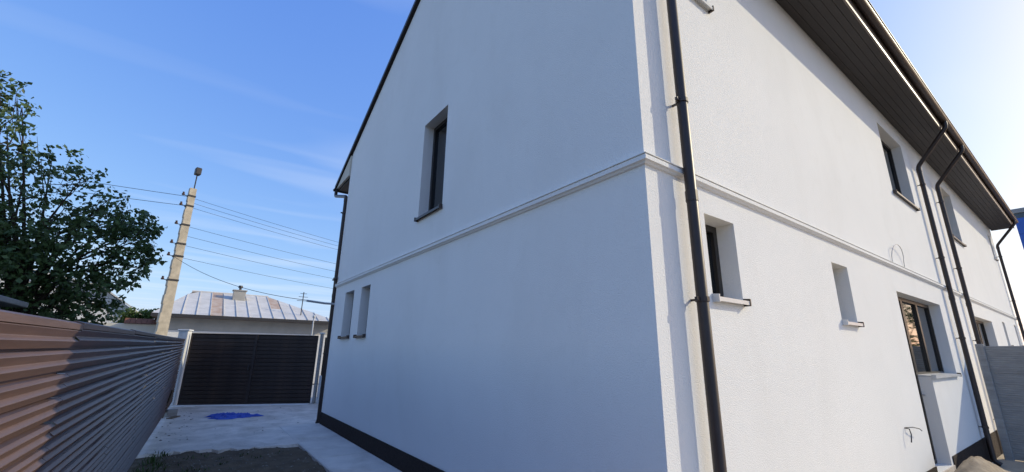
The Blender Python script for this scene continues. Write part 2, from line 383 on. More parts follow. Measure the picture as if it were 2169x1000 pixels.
for hh in (W1, W2, U1, mir(W1), mir(W2), mir(U1)): window(MR, hh, M['sillw'])
for hh in (U2, mir(U2)): window(MR, hh, M['silld'], mull=((hh[0]+hh[1])/2,))
for hh in (DB, mir(DB)): window(MR, hh, M['sillw'], mull=((hh[0]+hh[1])/2,))
for hh in (DA, mir(DA)):
    w = window(MR, hh, None, sill=False, name='door')
    hx = hh[1]-.03 if hh is DA else hh[0]+.03
    MB().tube(bend((hx, DEP-.072, 1.05), [(hx, DEP-.12, 1.05)], (hx-.12, DEP-.12, 1.05), .02), .009, 6).build('door_handle', M['galv'], w)
window(MG, G1, M['silld']); window(MG, G2, M['silld']); window(MG, G3, M['silld'])

# plinth
pl = MB()
pl.box(-.014, .0, 0, HY, -.1, .30)
pl.build('plinth', M['plinth'], house)
pb = MB()
for a, b_ in ((-.014, DA[0]), (DB[0]+.12, HX-DB[0]-.12), (HX-DA[0], HX)):
    pb.box(a, b_, -.014, -.0005, -.6, .115)
pb.build('plinth', M['plinth'], house)
MB().box(DA[0]-.05, DB[0]+.10, -.02, DEP, -.5, -.005).build('door_step', M['concrete'], house)

# string course round both walls
prof = [(0, 3.085), (.018, 3.09), (.028, 3.105), (.046, 3.112), (.046, 3.148), (.036, 3.158), (0, 3.166)]
cb = MB(); n = len(prof)
rings = [[(-o, HY, z) for o, z in prof], [(-o, -o, z) for o, z in prof], [(HX, -o, z) for o, z in prof]]
v = sum(rings, []); f = []
for r_ in range(2):
    for i in range(n-1): f.append((r_*n+i, r_*n+i+1, (r_+1)*n+i+1, (r_+1)*n+i))
f += [tuple(range(n)), tuple(reversed(range(2*n, 3*n)))]
cb.add(v, f); cb.build('string_course', M['stucco'], house)
# slim painted flashing on top of the string course
fb = MB(); prof = [(0, 3.178), (.04, 3.168), (.052, 3.163), (.052, 3.157), (.0465, 3.156), (0, 3.155)]
n = len(prof); rings = [[(-o, HY, z) for o, z in prof], [(-o, -o, z) for o, z in prof], [(HX, -o, z) for o, z in prof]]
f = []
for r_ in range(2):
    for i in range(n-1): f.append((r_*n+i, r_*n+i+1, (r_+1)*n+i+1, (r_+1)*n+i))
fb.add(sum(rings, []), f); fb.build('flashing', M['flash'], house)

# roof
YE = -.70; YB = 10.12
roof_b = MB()
def roofsheet(y0, y1, fn):
    nx_ = 400; X0, X1 = -.07, HX+.35; L = abs(y1-y0); ny = max(4, int(L/.115)); k = len(roof_b.v)
    for j in range(ny+1):
        y = y0+(y1-y0)*j/ny; st = (j % 3)/3*.028
        for i in range(nx_+1):
            x = X0+(X1-X0)*i/nx_
            roof_b.v.append((x, y, fn(y)+.035 + .018*abs(math.cos(math.pi*x/.185))*1.0 - st))
    for j in range(ny):
        for i in range(nx_):
            a = k+j*(nx_+1)+i; q = (a, a+1, a+nx_+2, a+nx_+1); roof_b.f.append(q if y1 > y0 else tuple(reversed(q)))
roofsheet(YE-.03, YR, roofz); roofsheet(YB+.03, YR, roofz)
roof = roof_b.build('roof', M['roof'], house)
db = MB()                                        # roof deck under the sheets
for (y0, y1) in ((YE+.03, YR), (YR, YB-.02)):
    x0, x1 = -.05, HX+.33
    za, zb = roofz(y0), roofz(y1)
    db.add([(x0,y0,za-.05),(x1,y0,za-.05),(x1,y1,zb-.05),(x0,y1,zb-.05),(x0,y0,za+.012),(x1,y0,za+.012),(x1,y1,zb+.012),(x0,y1,zb+.012)], [(3,2,1,0),(4,5,6,7),(0,1,5,4),(1,2,6,5),(2,3,7,6),(3,0,4,7)])
db.build('roof_deck', M['roof'], roof)
for (y0, y1) in ((YE, YR), (YR, YB)):
    for x0, x1 in ((-.074, -.052), (HX+.335, HX+.365)):
        za, zb = roofz(y0), roofz(y1); rb = MB()
        rb.add([(x0,y0,za-.035),(x1,y0,za-.035),(x1,y1,zb-.035),(x0,y1,zb-.035),(x0,y0,za+.055),(x1,y0,za+.055),(x1,y1,zb+.055),(x0,y1,zb+.055)], [(3,2,1,0),(4,5,6,7),(0,1,5,4),(1,2,6,5),(2,3,7,6),(3,0,4,7)])
        rb.build('rake_flashing', M['brown'], roof)
MB().tube([(-.09, YR, ZR+.06), (HX+.37, YR, ZR+.06)], .09, 10).build('ridge_cap', M['roof'], roof)
# garden-side soffit, boards running along the wall
ns = 6; OW = .60
back = MB().box(-.04, HX+.32, -OW+.004, -.002, ZS+.014, ZS+.03).build('soffit', M['soffit'], house)
bw = OW/ns
for i in range(ns):
    y0 = -.004-bw*(i+1); b = MB().cbox(-.04, HX+.32, y0+.003, y0+bw-.0005, ZS, ZS+.0135, .002)
    b.build('soffit_board', M['soffit'], back)
MB().cbox(-.05, HX+.34, -OW-.028, -OW-.001, ZS-.03, ZS+.26, .004).build('fascia', M['fascia'], house)
# garden-side gutter: half round with rim
def gutter(y, z, r, x0, x1, sgn):
    g = MB(); n = 9; ring = []
    for k_ in range(n+1):
        a = math.pi + math.pi*k_/n; ring.append((math.cos(a)*r, math.sin(a)*r))
    inner = [(c_*.93, s_*.93) for c_, s_ in reversed(ring)]
    pr = ring + [(r+.012, .004), (r+.012, .016), (r-.006, .016)] + inner
    if sgn > 0: pr = [(-a, b_) for a, b_ in pr]
    pr = [(-a, b_) for a, b_ in pr] if sgn < 0 else [(-a, b_) for a, b_ in pr]
    n = len(pr)
    v = [(x0, y+a, z+b_) for a, b_ in pr] + [(x1, y+a, z+b_) for a, b_ in pr]
    g.add(v, [(i, (i+1) % n, n+(i+1) % n, n+i) for i in range(n)])
    # end plates
    for x in (x0+.001, x1-.001):
        pl_ = [(x, y+a, z+b_) for a, b_ in ring]; g.add(pl_, [tuple(range(len(pl_)))])
    return g.build('gutter', M['brown'], house)
gt = gutter(-OW-.098, ZS+.215, .066, -.09, HX+.37, -1)
xx = .3
while xx < HX:
    b = MB(); b.box(xx-.012, xx+.012, -OW-.17, -OW-.03, ZS+.228, ZS+.236); b.build('gutter_strap', M['brown'], gt); xx += .75
# street-side eave
MB().add([(-.04, HY+.002, 6.0), (-.04, YB-.10, roofz(YB-.1)-.10), (-.04, HY+.002, roofz(HY)-.10), (0.02, HY+.002, 6.0), (0.02, YB-.10, roofz(YB-.1)-.10), (0.02, HY+.002, roofz(HY)-.10)], [(0,1,2),(5,4,3),(0,3,4,1),(1,4,5,2),(0,2,5,3)]).build('eave_end_board', M['cream'], house)
MB().box(0.022, HX, HY+.002, YB-.10, 5.93, 5.955).build('soffit', M['soffit'], house)
MB().box(-.05, HX+.3, YB-.095, YB-.06, 5.90, roofz(YB)-.0).build('fascia', M['brown'], house)
gutter(YB+.03, roofz(YB)-.02, .07, -.09, HX+.37, 1)
# downpipes with swan neck, brackets, sleeves
def downpipe(x, y, zb, yg, zg, sgn=-1, zel=5.95):
    pts = bend((x, yg, zg), [(x, yg, zg-.14), (x, y, zel)], (x, y, zb+.10), .07)
    last = pts[-1]; pts += [Vector((x, y+sgn*.02, zb+.05)), Vector((x, y+sgn*.09, zb))]
    d = MB().tube(pts, .044, 14).build('downpipe', M['brown'], house); autosmooth(d, 35)
    z = zel-.45
    while z > zb+.3:
        b = MB().tube([(x, y, z-.018), (x, y, z+.018)], .053, 14)
        b.box(x-.008, x+.008, min(y, -sgn*.001 if y < 1 else HY), max(y, -.001 if y < 1 else HY), z-.008, z+.008)
        b.box(x-.085, x-.05, y-.012, y+.012, z-.014, z+.014)
        b.build('pipe_bracket', M['brown'], d); z -= 1.72
    for z in (zel-.1, 2.9):
        MB().tube([(x, y, z-.045), (x, y, z+.045)], .049, 14).build('pipe_sleeve', M['brown'], d)
    return d
PY = -.094
for x in (.466, 10.35, 12.22, HX-.35): downpipe(x, PY, gz(x, 0)+.02, -OW-.098, ZS+.165)
downpipe(-.015, HY+.10, .05, YB+.03, roofz(YB)-.08, 1, 5.45)

# loose cables on the wall, a bracket arm on the street corner
def cable(pts, r, name='wall_cable', m=None): return MB().tube(pts, r, 6).build(name, m or M['wire'], house)
pts = [(6.62, -.012, 3.20)] + [(6.98-.36*math.cos(a), -.02-.04*math.sin(a), 3.30+.24*math.sin(a)) for a in [i*math.pi/10 for i in range(11)]] + [(7.36, -.012, 3.20)]
cable(pts, .006, m=M['galv'])
cable([(5.36, .0, .73), (5.36, -.05, .725), (5.355, -.06, .66), (5.33, -.05, .56)], .007)
cable([(5.40, .0, .73), (5.5, -.06, .735), (5.72, -.08, .70), (5.86, -.07, .66)], .006)
MB().tube([(.1, HY+.03, 2.70), (-.22, HY+.03, 2.70), (-.62, HY+.02, 2.73)], .025, 8).build('bracket_arm', M['galv'], house)
MB().tube([(-.05, HY-.06, 3.32), (-.05, HY+.12, 3.32)], .03, 8).build('bracket_arm', M['steel'], house)

# ---------------------------------------------------------------- brown slat fence along the alley
fx0, fy0, fx1, fy1 = -3.285, -2.65, -2.76, 13.95
ang = math.atan2(fy1-fy0, fx1-fx0) - math.pi/2
fence = empty('slat_fence', (fx0, fy0, 0), ang); fence.rotation_euler = (math.radians(.5), 0, ang)
tag(fence, 'long brown ribbed metal slat fence along the alley', 'fence')
PIT = .1215; SH = .132
def slat_mesh(L, nseg=1):
    front = [(-.001, 0), (.018, .029), (.0205, .033), (.019, .036), (.002, .050), (.001, .054), (.018, .083), (.0205, .087), (.019, .090), (.002, .102), (-.034, .104), (-.034, SH)]
    pr = front + [(a-.003, z) for a, z in reversed(front)]; n = len(pr); v = []; f = []
    for k_ in range(nseg+1):
        v += [(a, L*k_/nseg, z) for a, z in pr]
    for k_ in range(nseg):
        for i in range(n): f.append((k_*n+i, k_*n+(i+1) % n, (k_+1)*n+(i+1) % n, (k_+1)*n+i))
    m_ = len(front)
    for base, rev in ((0, False), (nseg*n, True)):
        for i in range(m_-1):
            q = (base+i, base+n-1-i, base+n-2-i, base+i+1); f.append(q if not rev else tuple(reversed(q)))
    return mesh('slat', v, f)
BAY = 2.08; sm = slat_mesh(BAY-.006); sm.materials.append(M['slat'])
rnd = random.Random(5)
for bay in range(8):
    for i in range(14):
        o = link('slat', sm, None, fence); o.location = (rnd.uniform(-.0015, .0015), bay*BAY+.003, .03+i*PIT+rnd.uniform(-.002, .002))
        o.rotation_euler = (rnd.uniform(-.0012, .0012) if i < 13 else rnd.uniform(-.004, .0015), rnd.uniform(-.02, .02), 0)
for bay in range(9):
    MB().cbox(-.09, -.036, bay*BAY-.03, bay*BAY+.03, -.2, 1.68, .004).build('post', M['gslat'], fence)
for bay in range(8):     # folded cap strip
    b = MB(); y0, y1 = bay*BAY+.004, (bay+1)*BAY-.004; z = 1.738 + rnd.uniform(-.006, .006); z2 = z+rnd.uniform(-.008, .008)
    b.add([(-.05,y0,z-.03),(.022,y0,z-.03),(.022,y0,z),(-.014,y0,z+.012),(-.05,y0,z),(-.05,y1,z2-.03),(.022,y1,z2-.03),(.022,y1,z2),(-.014,y1,z2+.012),(-.05,y1,z2)],
          [(0,1,2,3,4),(9,8,7,6,5),(0,5,6,1),(1,6,7,2),(2,7,8,3),(3,8,9,4),(4,9,5,0)])
    b.build('cap_strip', M['slat'], fence)

# ---------------------------------------------------------------- driveway gate and posts
gx0, gy0, gx1, gy1 = -2.62, 14.34, .66, 13.03
GL = math.hypot(gx1-gx0, gy1-gy0); ga = math.atan2(gy1-gy0, gx1-gx0)
gate = empty('driveway_gate', (gx0, gy0, 0), ga); tag(gate, 'wide dark brown metal slat gate closing the end of the alley', 'gate')
gm = mesh('slat', *(lambda b: (b.v, b.f))(MB().cbox(0, GL/2-.075, -.012, .012, 0, .098, .004))); gm.materials.append(M['gslat'])
for s_ in range(2):
    u0 = .0 + s_*(GL/2)
    for i in range(17):
        o = link('slat', gm, None, gate); o.location = (u0+.042, rnd.uniform(-.003, .003), .11+i*.114)
        o.rotation_euler = (rnd.uniform(-.05, .05), 0, 0)
    for (a, b_, z0, z1) in ((u0+.005, u0+.042, .05, 2.07), (u0+GL/2-.034, u0+GL/2-.004, .05, 2.07), (u0+.042, u0+GL/2-.034, .05, .098), (u0+.042, u0+GL/2-.034, 2.045, 2.07)):
        MB().cbox(a, b_, -.025, .025, z0, z1, .004).build('frame_bar', M['gframe'], gate)
MB().cbox(.01, GL-.01, .0135, .017, .09, 2.05, .001).build('backing_sheet', M['gslat'], gate)
MB().cbox(GL/2-.035, GL/2+.035, -.032, -.0255, .05, 2.06, .002).build('centre_bar', M['gframe'], gate)
MB().cbox(GL/2-.10, GL/2-.07, -.075, -.0285, 1.0, 1.16, .004).build('gate_handle', M['steel'], gate)
for u_, lab in ((-.17, 'plain white square gate post at the end of the slat fence'), (GL+.10, 'white gate post with rounded cap beside the far house corner')):
    p = empty('gate_post', (gx0+math.cos(ga)*u_, gy0+math.sin(ga)*u_, 0), ga); tag(p, lab, 'gate post', 'gate posts')
    w_ = .125 if u_ < 0 else .035
    MB().cbox(-w_, w_, -.13, .13, -.2, 2.12, .012).build('shaft', M['whitepost'] if u_ < 0 else M['panel'], p)
    MB().cbox(-w_-.03, w_+.03, -.15, .15, 2.1205, 2.165, .012).build('cap', M['whitepost'], p)
th = empty('gate_sunlit_strip', (gx0, gy0, 0), ga); tag(th, kind='structure')  # added pale slabs stand in for a broken strip of sunlit ground
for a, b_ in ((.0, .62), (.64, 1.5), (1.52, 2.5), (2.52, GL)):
    MB().cbox(a, b_, -.42+rnd.uniform(-.03, .03), -.16, -.02, .062+rnd.uniform(-.004, .004), .008).build('sunlit_strip_slab', M['sunstrip'], th)
# low wall with dark panel to the right of the gate
side = empty('side_panel_fence', (gx0+math.cos(ga)*(GL+.18), gy0+math.sin(ga)*(GL+.18), 0), ga); tag(side, 'dark slatted panel on a low white wall right of the gate', 'fence')
MB().cbox(0, 1.6, -.09, .09, -.2, .86, .01).build('low_wall', M['whitepost'], side)
sm2 = mesh('slat', *(lambda b: (b.v, b.f))(MB().cbox(0, 1.56, -.012, .012, 0, .098, .004))); sm2.materials.append(M['gslat'])
MB().cbox(.02, 1.58, .0135, .017, .87, 2.02, .001).build('backing_sheet', M['gslat'], side)
for i in range(10):
    o = link('slat', sm2, None, side); o.location = (.02, 0, .90+i*.112)
for a in (.03, 1.5): MB().cbox(a, a+.04, .018, .05, .8605, 2.02, .004).build('post', M['gframe'], side)
lp = empty('small_lamp_post', (.80, 14.75, 0)); tag(lp, 'thin pale lamp post standing just behind the gate', 'lamp post')
MB().tube([(0,0,0),(0,0,2.72)], .022, 8).build('pole', M['whitepost'], lp)
MB().tube([(0,0,2.7201),(0,0,2.74),(0,0,2.80),(0,0,2.83)], [.03,.055,.05,.015], 10).build('lamp_head', M['whitepost'], lp)

# ---------------------------------------------------------------- concrete fence between the two gardens
cf = empty('concrete_fence', (11.3, 0, gz(11.3, 0)), 0); tag(cf, 'grey ribbed concrete panel fence meeting the wall by the downpipes', 'fence')
H0 = 2.26
def rib_panel(L, h, seed):
    rnd_ = random.Random(seed); n = 13; pr = []
    for i in range(n):
        z = h*i/n; dd = .006+rnd_.uniform(0, .006)
        pr += [(-.022, z+.003), (-.022-dd, z+.009), (-.022-dd-rnd_.uniform(-.002, .002), z+h/n-.006), (-.022, z+h/n-.001)]
    pr += [(.022, h), (.022, 0)]; n = len(pr)
    v = [(a, 0, z) for a, z in pr] + [(a, -L, z) for a, z in pr]
    return mesh('panel', v, [(i, n+i, n+(i+1) % n, (i+1) % n) for i in range(n)])
for bay in range(3):
    y0 = -.20-bay*2.1
    for i in range(4):
        me = rib_panel(1.96, .5618, i+bay*4); o = link('panel', me, M['panel'], cf); o.location = (rnd.uniform(-.004, .004), y0-.07, .01+i*.562)
for bay in range(4):
    y0 = -.20-bay*2.1
    MB().cbox(-.065, .065, y0-.068, y0+.065, -.3, H0+.04, .012).build('post', M['panel'], cf)

# ---------------------------------------------------------------- utility pole and wires
pole = empty('utility_pole', (-3.47, 17, 0), .25); tag(pole, 'tall weathered concrete utility pole rising behind the gate', 'utility pole')
pv = []; pf = []; lv = []
hts = [0]; z = .9
while z < 6.9: hts += [z, z+.02, z+.30, z+.32]; z += .62
hts.append(7.3)
for k_, z in enumerate(hts):
    w_ = .185-.085*z/7.3; inn = (k_ % 4) in (2, 3) and 0 < k_ < len(hts)-1
    ww = w_; d_ = w_*.92
    g = w_*.45 if inn else ww
    pv += [(-ww if not inn else -ww*.86, -d_, z), (ww, -d_, z), (ww, d_, z), (-ww if not inn else -ww*.86, d_, z)]
n = len(hts)
for k_ in range(n-1):
    for i in range(4): pf.append((k_*4+i, k_*4+(i+1) % 4, (k_+1)*4+(i+1) % 4, (k_+1)*4+i))
pf.append(((n-1)*4, (n-1)*4+1, (n-1)*4+2, (n-1)*4+3))
MB().add(pv, pf).build('shaft', M['poleconc'], pole)
for z in (7.0, 6.62, 5.9, 5.2, 4.75, 3.9):
    w_ = .185-.085*z/7.3+.012
    MB().cbox(-w_, w_, -w_, w_, z-.03, z+.03, .004).build('steel_band', M['steel'], pole)
    MB().tube([(-w_-.14, 0, z), (-w_+.02, 0, z)], .012, 6).build('hook', M['steel'], pole)
    MB().tube([(-w_-.13, 0, z-.01), (-w_-.13, 0, z+.03), (-w_-.13, 0, z+.07), (-w_-.13, 0, z+.11)], [.045,.05,.03,.035], 8).build('insulator', M['ceram'], pole)
MB().tube([(.03,0,7.301),(.03,0,7.86)], .02, 6).build('rod', M['steel'], pole)
MB().cbox(-.06,.12,-.13,.10,7.8601,8.13,.02).build('lamp_head', M['steel'], pole)
def wire(p0, p1, sag, r, label):
    p0 = Vector(p0); p1 = Vector(p1); pts = []
    for i in range(41):
        t = i/40; p = p0.lerp(p1, t); p.z -= sag*4*t*(1-t); pts.append(p)
    o = MB().tube(pts, r, 5, cap=False).build('overhead_wire', M['wire'])
    tag(o, label, 'wire', 'overhead wires on the utility pole'); return o
wz = [(6.98, 6.75, 'topmost overhead wire running right from the utility pole'), (6.62, 6.45, 'overhead wire fixed to the second band down the pole'), (5.90, 6.0, 'overhead wire fixed to the third band down the pole'), (5.2, 5.3, 'overhead wire fixed to the fourth band down the pole'), (4.75, 4.85, 'lowest overhead wire running right from the utility pole')]
wz += [(6.80, 6.60, 'faint overhead wire squeezed between the two topmost wires'), (5.55, 5.62, 'faint overhead wire midway between the third and fourth bands')]
for z0, z1, lab in wz: wire((-3.6, 17.0, z0), (30, 26, z1+1.1), 1.1, .006, lab)
wire((-3.6, 17.0, 6.98), (-34, 15, 7.9), .7, .0085, 'upper of the two wires leading left from the utility pole')
wire((-3.6, 17.0, 6.62), (-34, 15, 7.2), .7, .0085, 'lower of the two wires leading left from the utility pole')
wire((-3.6, 17.0, 4.75), (-.60, 8.9, 2.74), .25, .007, 'thin service cable dropping from the pole to the house corner')

# ---------------------------------------------------------------- building across the street with tin roof
nb = empty('tin_roof_building', (0, 22, 0)); tag(nb, 'low grey building with weathered tin roof across the street', 'building')
X0, X1, D = -3.75, 3.1, 7.0; ZE = 3.0
MB().cbox(X0, X1, 0, D, 0, ZE, .01).build('wall', M['greywall'], nb)
MB().box(X0-.02, X1+.02, -.03, -.001, 0, 2.36).build('lower_wall', M['whitewall'], nb)
for x in (-2.9, -1.0, 1.0):
    w = MB(); w.box(x, x+.9, -.06, -.032, 1.0, 2.1); w = w.build('window', M['frame'], nb)
    MB().box(x+.06, x+.84, -.066, -.0605, 1.06, 2.04).build('pane', M['glass'], w)
RX0, RX1, RZ = -2.9, .45, 4.42
E0 = (X0-.35, -.5, ZE+.02); E1 = (X1+.35, -.5, ZE+.02); E2 = (X1+.35, D+.5, ZE+.02); E3 = (X0-.35, D+.5, ZE+.02); R0 = (RX0, D/2, RZ); R1 = (RX1, D/2, RZ)
rb = MB().add([E0, E1, E2, E3, R0, R1, (X0-.35, -.5, ZE-.10), (X1+.35, -.5, ZE-.10), (X1+.35, D+.5, ZE-.10), (X0-.35, D+.5, ZE-.10)], [(0,1,5,4),(1,2,5),(2,3,4,5),(3,0,4),(6,7,1,0),(7,8,2,1),(8,9,3,2),(9,6,0,3),(9,8,7,6)])
nr = rb.build('roof', M['timber'], nb)
MB().box(X0-.37, X1+.37, -.535, -.502, ZE-.11, ZE+.035).build('eave_board', M['steel'], nr)
nsh = 15; xs_ = [E0[0] + (E1[0]-E0[0])*i/nsh for i in range(nsh+1)]
rn = random.Random(3)
def topy(x):      # how far up the front slope the sheet reaches at x (hip edges)
    if x < RX0: return (x-E0[0])/(RX0-E0[0])
    if x > RX1: return (E1[0]-x)/(E1[0]-RX1)
    return 1.0
def rp_(x, t, o): return (x, -.5+(D/2+.5)*t, ZE+.02+(RZ-ZE-.02)*t+o)
for i in range(nsh):
    a, b_ = xs_[i]+.008, xs_[i+1]-.008; o = .012+rn.uniform(0, .006)
    cuts = [0, rn.choice((.42, .5, .55)), 1.0]
    for q in range(2):
        ta0 = min(cuts[q], topy(a)); ta1 = min(cuts[q+1], topy(a)); tb0 = min(cuts[q], topy(b_)); tb1 = min(cuts[q+1], topy(b_))
        if ta1-ta0 < .01 and tb1-tb0 < .01: continue
        oo = o+.008*q
        bb = MB().add([rp_(a,ta0,oo), rp_(b_,tb0,oo), rp_(b_,tb1,oo+.004), rp_(a,ta1,oo+.004), rp_(a,ta0,.001), rp_(b_,tb0,.001)], [(0,1,2,3),(4,5,1,0)])
        rusty = (q == 0 and i in (4,)) or (q == 1 and i in (4, 9))
        bb.build('roof_sheet', M['rust'] if rusty else M['tin'], nr)
    if topy(xs_[i]) > .03:
        t1 = topy(xs_[i]); x = xs_[i]; bb = MB()
        p = [rp_(x-.012,0,0), rp_(x+.012,0,0), rp_(x+.012,t1,0), rp_(x-.012,t1,0)]
        p += [(q[0], q[1], q[2]+.055) for q in p]; bb.add(p, [(4,5,6,7),(0,1,5,4),(1,2,6,5),(3,0,4,7)]); bb.build('seam', M['tin'], nr)
MB().tube([(RX0-.05, D/2, RZ+.02), (RX1+.05, D/2, RZ+.02)], .06, 6).build('ridge_cap', M['tin'], nr)
ch = MB().cbox(-1.22, -.67, 2.3, 2.8, 3.4, 4.52, .01).build('chimney', M['greywall'], nb)
MB().cbox(-1.27, -.62, 2.25, 2.85, 4.5201, 4.57, .01).build('chimney_cap', M['greywall'], ch)
MB().tube([(-.94, 2.55, 4.5701), (-.94, 2.55, 4.70), (-.94, 2.55, 4.701), (-.94, 2.55, 4.82)], [.06,.06,.11,.09], 8).build('chimney_cowl', M['steel'], ch)
at_ = MB().tube([(1.72, .3, 3.05), (1.72, .3, 4.5)], .022, 6).build('antenna', M['steel'], nb)
for z, l in ((4.42, .16), (4.25, .22), (4.05, .28)): MB().tube([(1.72-l, .3, z), (1.72+l, .3, z)], .012, 5).build('antenna_rod', M['steel'], at_)

# ---------------------------------------------------------------- houses beyond the fence on the left
wh = empty('white_gabled_house', (-9.2, 27, 0)); tag(wh, 'sunlit white house with gabled front half hidden behind the tree', 'house')
MB().add([(-4.2,0,0),(3.9,0,0),(3.9,0,3.5),(2.6,0,4.45),(-.2,0,5.0),(-4.2,0,4.3),(-4.2,8,0),(3.9,8,0),(3.9,8,3.5),(2.6,8,4.45),(-.2,8,5.0),(-4.2,8,4.3)], [(0,1,2,3,4,5),(11,10,9,8,7,6),(1,7,8,2),(0,5,11,6)]).build('wall', M['whitewall'], wh)
rf = MB()
for (a, za, b_, zb) in ((-4.5,4.27,-.2,5.02),(-.2,5.02,2.62,4.47),(2.62,4.47,4.15,3.36)):
    rf.add([(a,-.3,za),(b_,-.3,zb),(b_,8.3,zb),(a,8.3,za),(a,-.3,za+.08),(b_,-.3,zb+.08),(b_,8.3,zb+.08),(a,8.3,za+.08)], [(3,2,1,0),(4,5,6,7),(0,1,5,4),(1,2,6,5),(2,3,7,6),(3,0,4,7)])
rf.build('roof', M['tin'], wh)
for x in (-3.2, -1.0, 1.2, 2.7):
    w = MB().box(x, x+.7, -.03, -.001, 1.6, 2.75).build('window', M['frame'], wh); MB().box(x+.07, x+.63, -.036, -.0305, 1.67, 2.68).build('pane', M['glass'], w)
cw = empty('cream_garden_wall', (-4.7, 23.2, 0)); tag(cw, 'cream garden wall with a small reddish tile coping left of the pole', 'wall')
MB().cbox(-1.1, .95, 0, .25, 0, 2.62, .01).build('wall', M['cream'], cw)
for i in range(7):
    x = -.35+i*.19; MB().add([(x,-.12,2.63),(x+.18,-.12,2.63),(x+.18,.14,2.86+.0),(x,.14,2.86),(x,.4,2.63),(x+.18,.4,2.63)], [(0,1,2,3),(3,2,5,4),(0,3,4),(1,5,2),(0,4,5,1)]).build('tile', M['redbrick'], cw)
shed = empty('garden_shed', (-6.18, 6.5, 0)); tag(shed, 'blue-grey shed with flat grey roof behind the fence, left edge', 'shed')
MB().cbox(-1.2, 1.15, 0, 1.5, 0, 2.22, .01).build('wall', M['shedwall'], shed)
MB().cbox(-1.4, 1.38, -.2, 1.7, 2.2205, 2.30, .01).build('roof', M['shedroof'], shed)
# blue clad building far behind on the right
bb_ = empty('blue_building', (42, .17, 0)); tag(bb_, 'tall blue clad building with grey parapet at the far right edge', 'building')
MB().box(0, 8, -6, -.012, gz(42,0)-.1, 11.4).build('wall', M['shedwall'], bb_)
pmb = mesh('cladding_panel', *(lambda b: (b.v, b.f))(MB().cbox(-.03, -.002, -1.48, 0, 0, 1.11, .008))); pmb.materials.append(M['bluepanel'])
pms = mesh('cladding_panel', *(lambda b: (b.v, b.f))(MB().cbox(0, 1.58, -.0095, .02, 0, 1.11, .008))); pms.materials.append(M['bluepanel'])
for j in range(10):
    for i in range(4):
        o = link('cladding_panel', pmb, None, bb_); o.location = (0, -i*1.5, gz(42,0)+.1+j*1.13)
    for i in range(5):
        o = link('cladding_panel', pms, None, bb_); o.location = (i*1.6, 0, gz(42,0)+.1+j*1.13)
MB().cbox(-.08, 8.08, -6.08, .07, 11.4005, 11.72, .02).build('parapet', M['panel'], bb_)

# ---------------------------------------------------------------- trees and bushes
def leaf_cloud(name, m, clumps, parent, size, seed, dens):
    rnd_ = random.Random(seed); v = []; f = []
    for ci, (cx_, cy_, cz_, r, sq) in enumerate(clumps):
        n = int((dens[ci] if isinstance(dens, list) else dens)*r**2.2/13)
        for _ in range(n):
            while True:
                p = Vector((rnd_.uniform(-1, 1), rnd_.uniform(-1, 1), rnd_.uniform(-1, 1)))
                if p.length < 1: break
            p = p * (p.length**-.35 if p.length > .05 else 1)
            c = Vector((cx_, cy_, cz_)) + Vector((p.x*r, p.y*r, p.z*r*sq)); tr_ = size*rnd_.uniform(.7, 1.5)
            ax = Vector((rnd_.gauss(0, 1), rnd_.gauss(0, 1), rnd_.gauss(-.25, .35))).normalized()       # twig direction, drooping a little
            for _k in range(rnd_.randint(8, 18)):
                q = c + ax*rnd_.uniform(-1.6, 1.6)*tr_ + Vector((rnd_.gauss(0, .45), rnd_.gauss(0, .45), rnd_.gauss(0, .35)))*tr_
                d = (ax*.5 + Vector((rnd_.gauss(0, .8), rnd_.gauss(0, .8), rnd_.gauss(-.4, .5)))).normalized(); e = d.orthogonal().normalized()
                e = Matrix.Rotation(rnd_.uniform(0, 6.28), 3, d) @ e; nn = d.cross(e)
                L = size*rnd_.choice((.6, .8, 1.0, 1.2, 1.4)); W = L*rnd_.uniform(.26, .38); k = len(v)
                v += [tuple(q), tuple(q+d*L*.5+e*W+nn*L*.06), tuple(q+d*L), tuple(q+d*L*.5-e*W+nn*L*.06)]
                f += [(k, k+1, k+2), (k, k+2, k+3)]
    return link(name, mesh(name, v, f), m, parent)
def tree(name, label, base, trunk_h, clumps, seed, size=.085, dens=900, leafm='leaf', r0=.13, group=None):
    rnd_ = random.Random(seed); root = empty(name, base); tag(root, label, 'tree', group)
    B = Vector(base); tb = MB()
    top = Vector((rnd_.uniform(-.1, .1), rnd_.uniform(-.1, .1), trunk_h))
    tb.tube([(0,0,-.2), (.02,.01,trunk_h*.3), (-.03,.02,trunk_h*.65), top], [r0*1.25, r0, r0*.85, r0*.7], 9)
    cl = []; 
    for (x, y, z, r, sq) in clumps:
        c = Vector((x, y, z))-B; cl.append((c.x, c.y, c.z, r, sq))
        m1 = top.lerp(c, .5)+Vector((rnd_.uniform(-.12,.12), rnd_.uniform(-.12,.12), rnd_.uniform(-.05,.2)))
        s0 = Vector((0,0,trunk_h*rnd_.uniform(.6, .98)))
        tb.tube([s0, s0.lerp(m1, .5)+Vector((0,0,.08)), m1, c], [r0*.45, r0*.36, r0*.25, r0*.08], 6)
        for _ in range(5):
            t = c+Vector((rnd_.uniform(-1,1), rnd_.uniform(-1,1), rnd_.uniform(-.6,1)))*r*.9
            tb.tube([m1.lerp(c, rnd_.uniform(.3, 1)), m1.lerp(t, .7), t], [r0*.12, r0*.08, r0*.03], 4)
    autosmooth(tb.build('trunk', M['bark'], root), 60)
    leaf_cloud('crown', M[leafm], cl, root, size, seed+1, dens)
    return root
rq = random.Random(21); cl = []
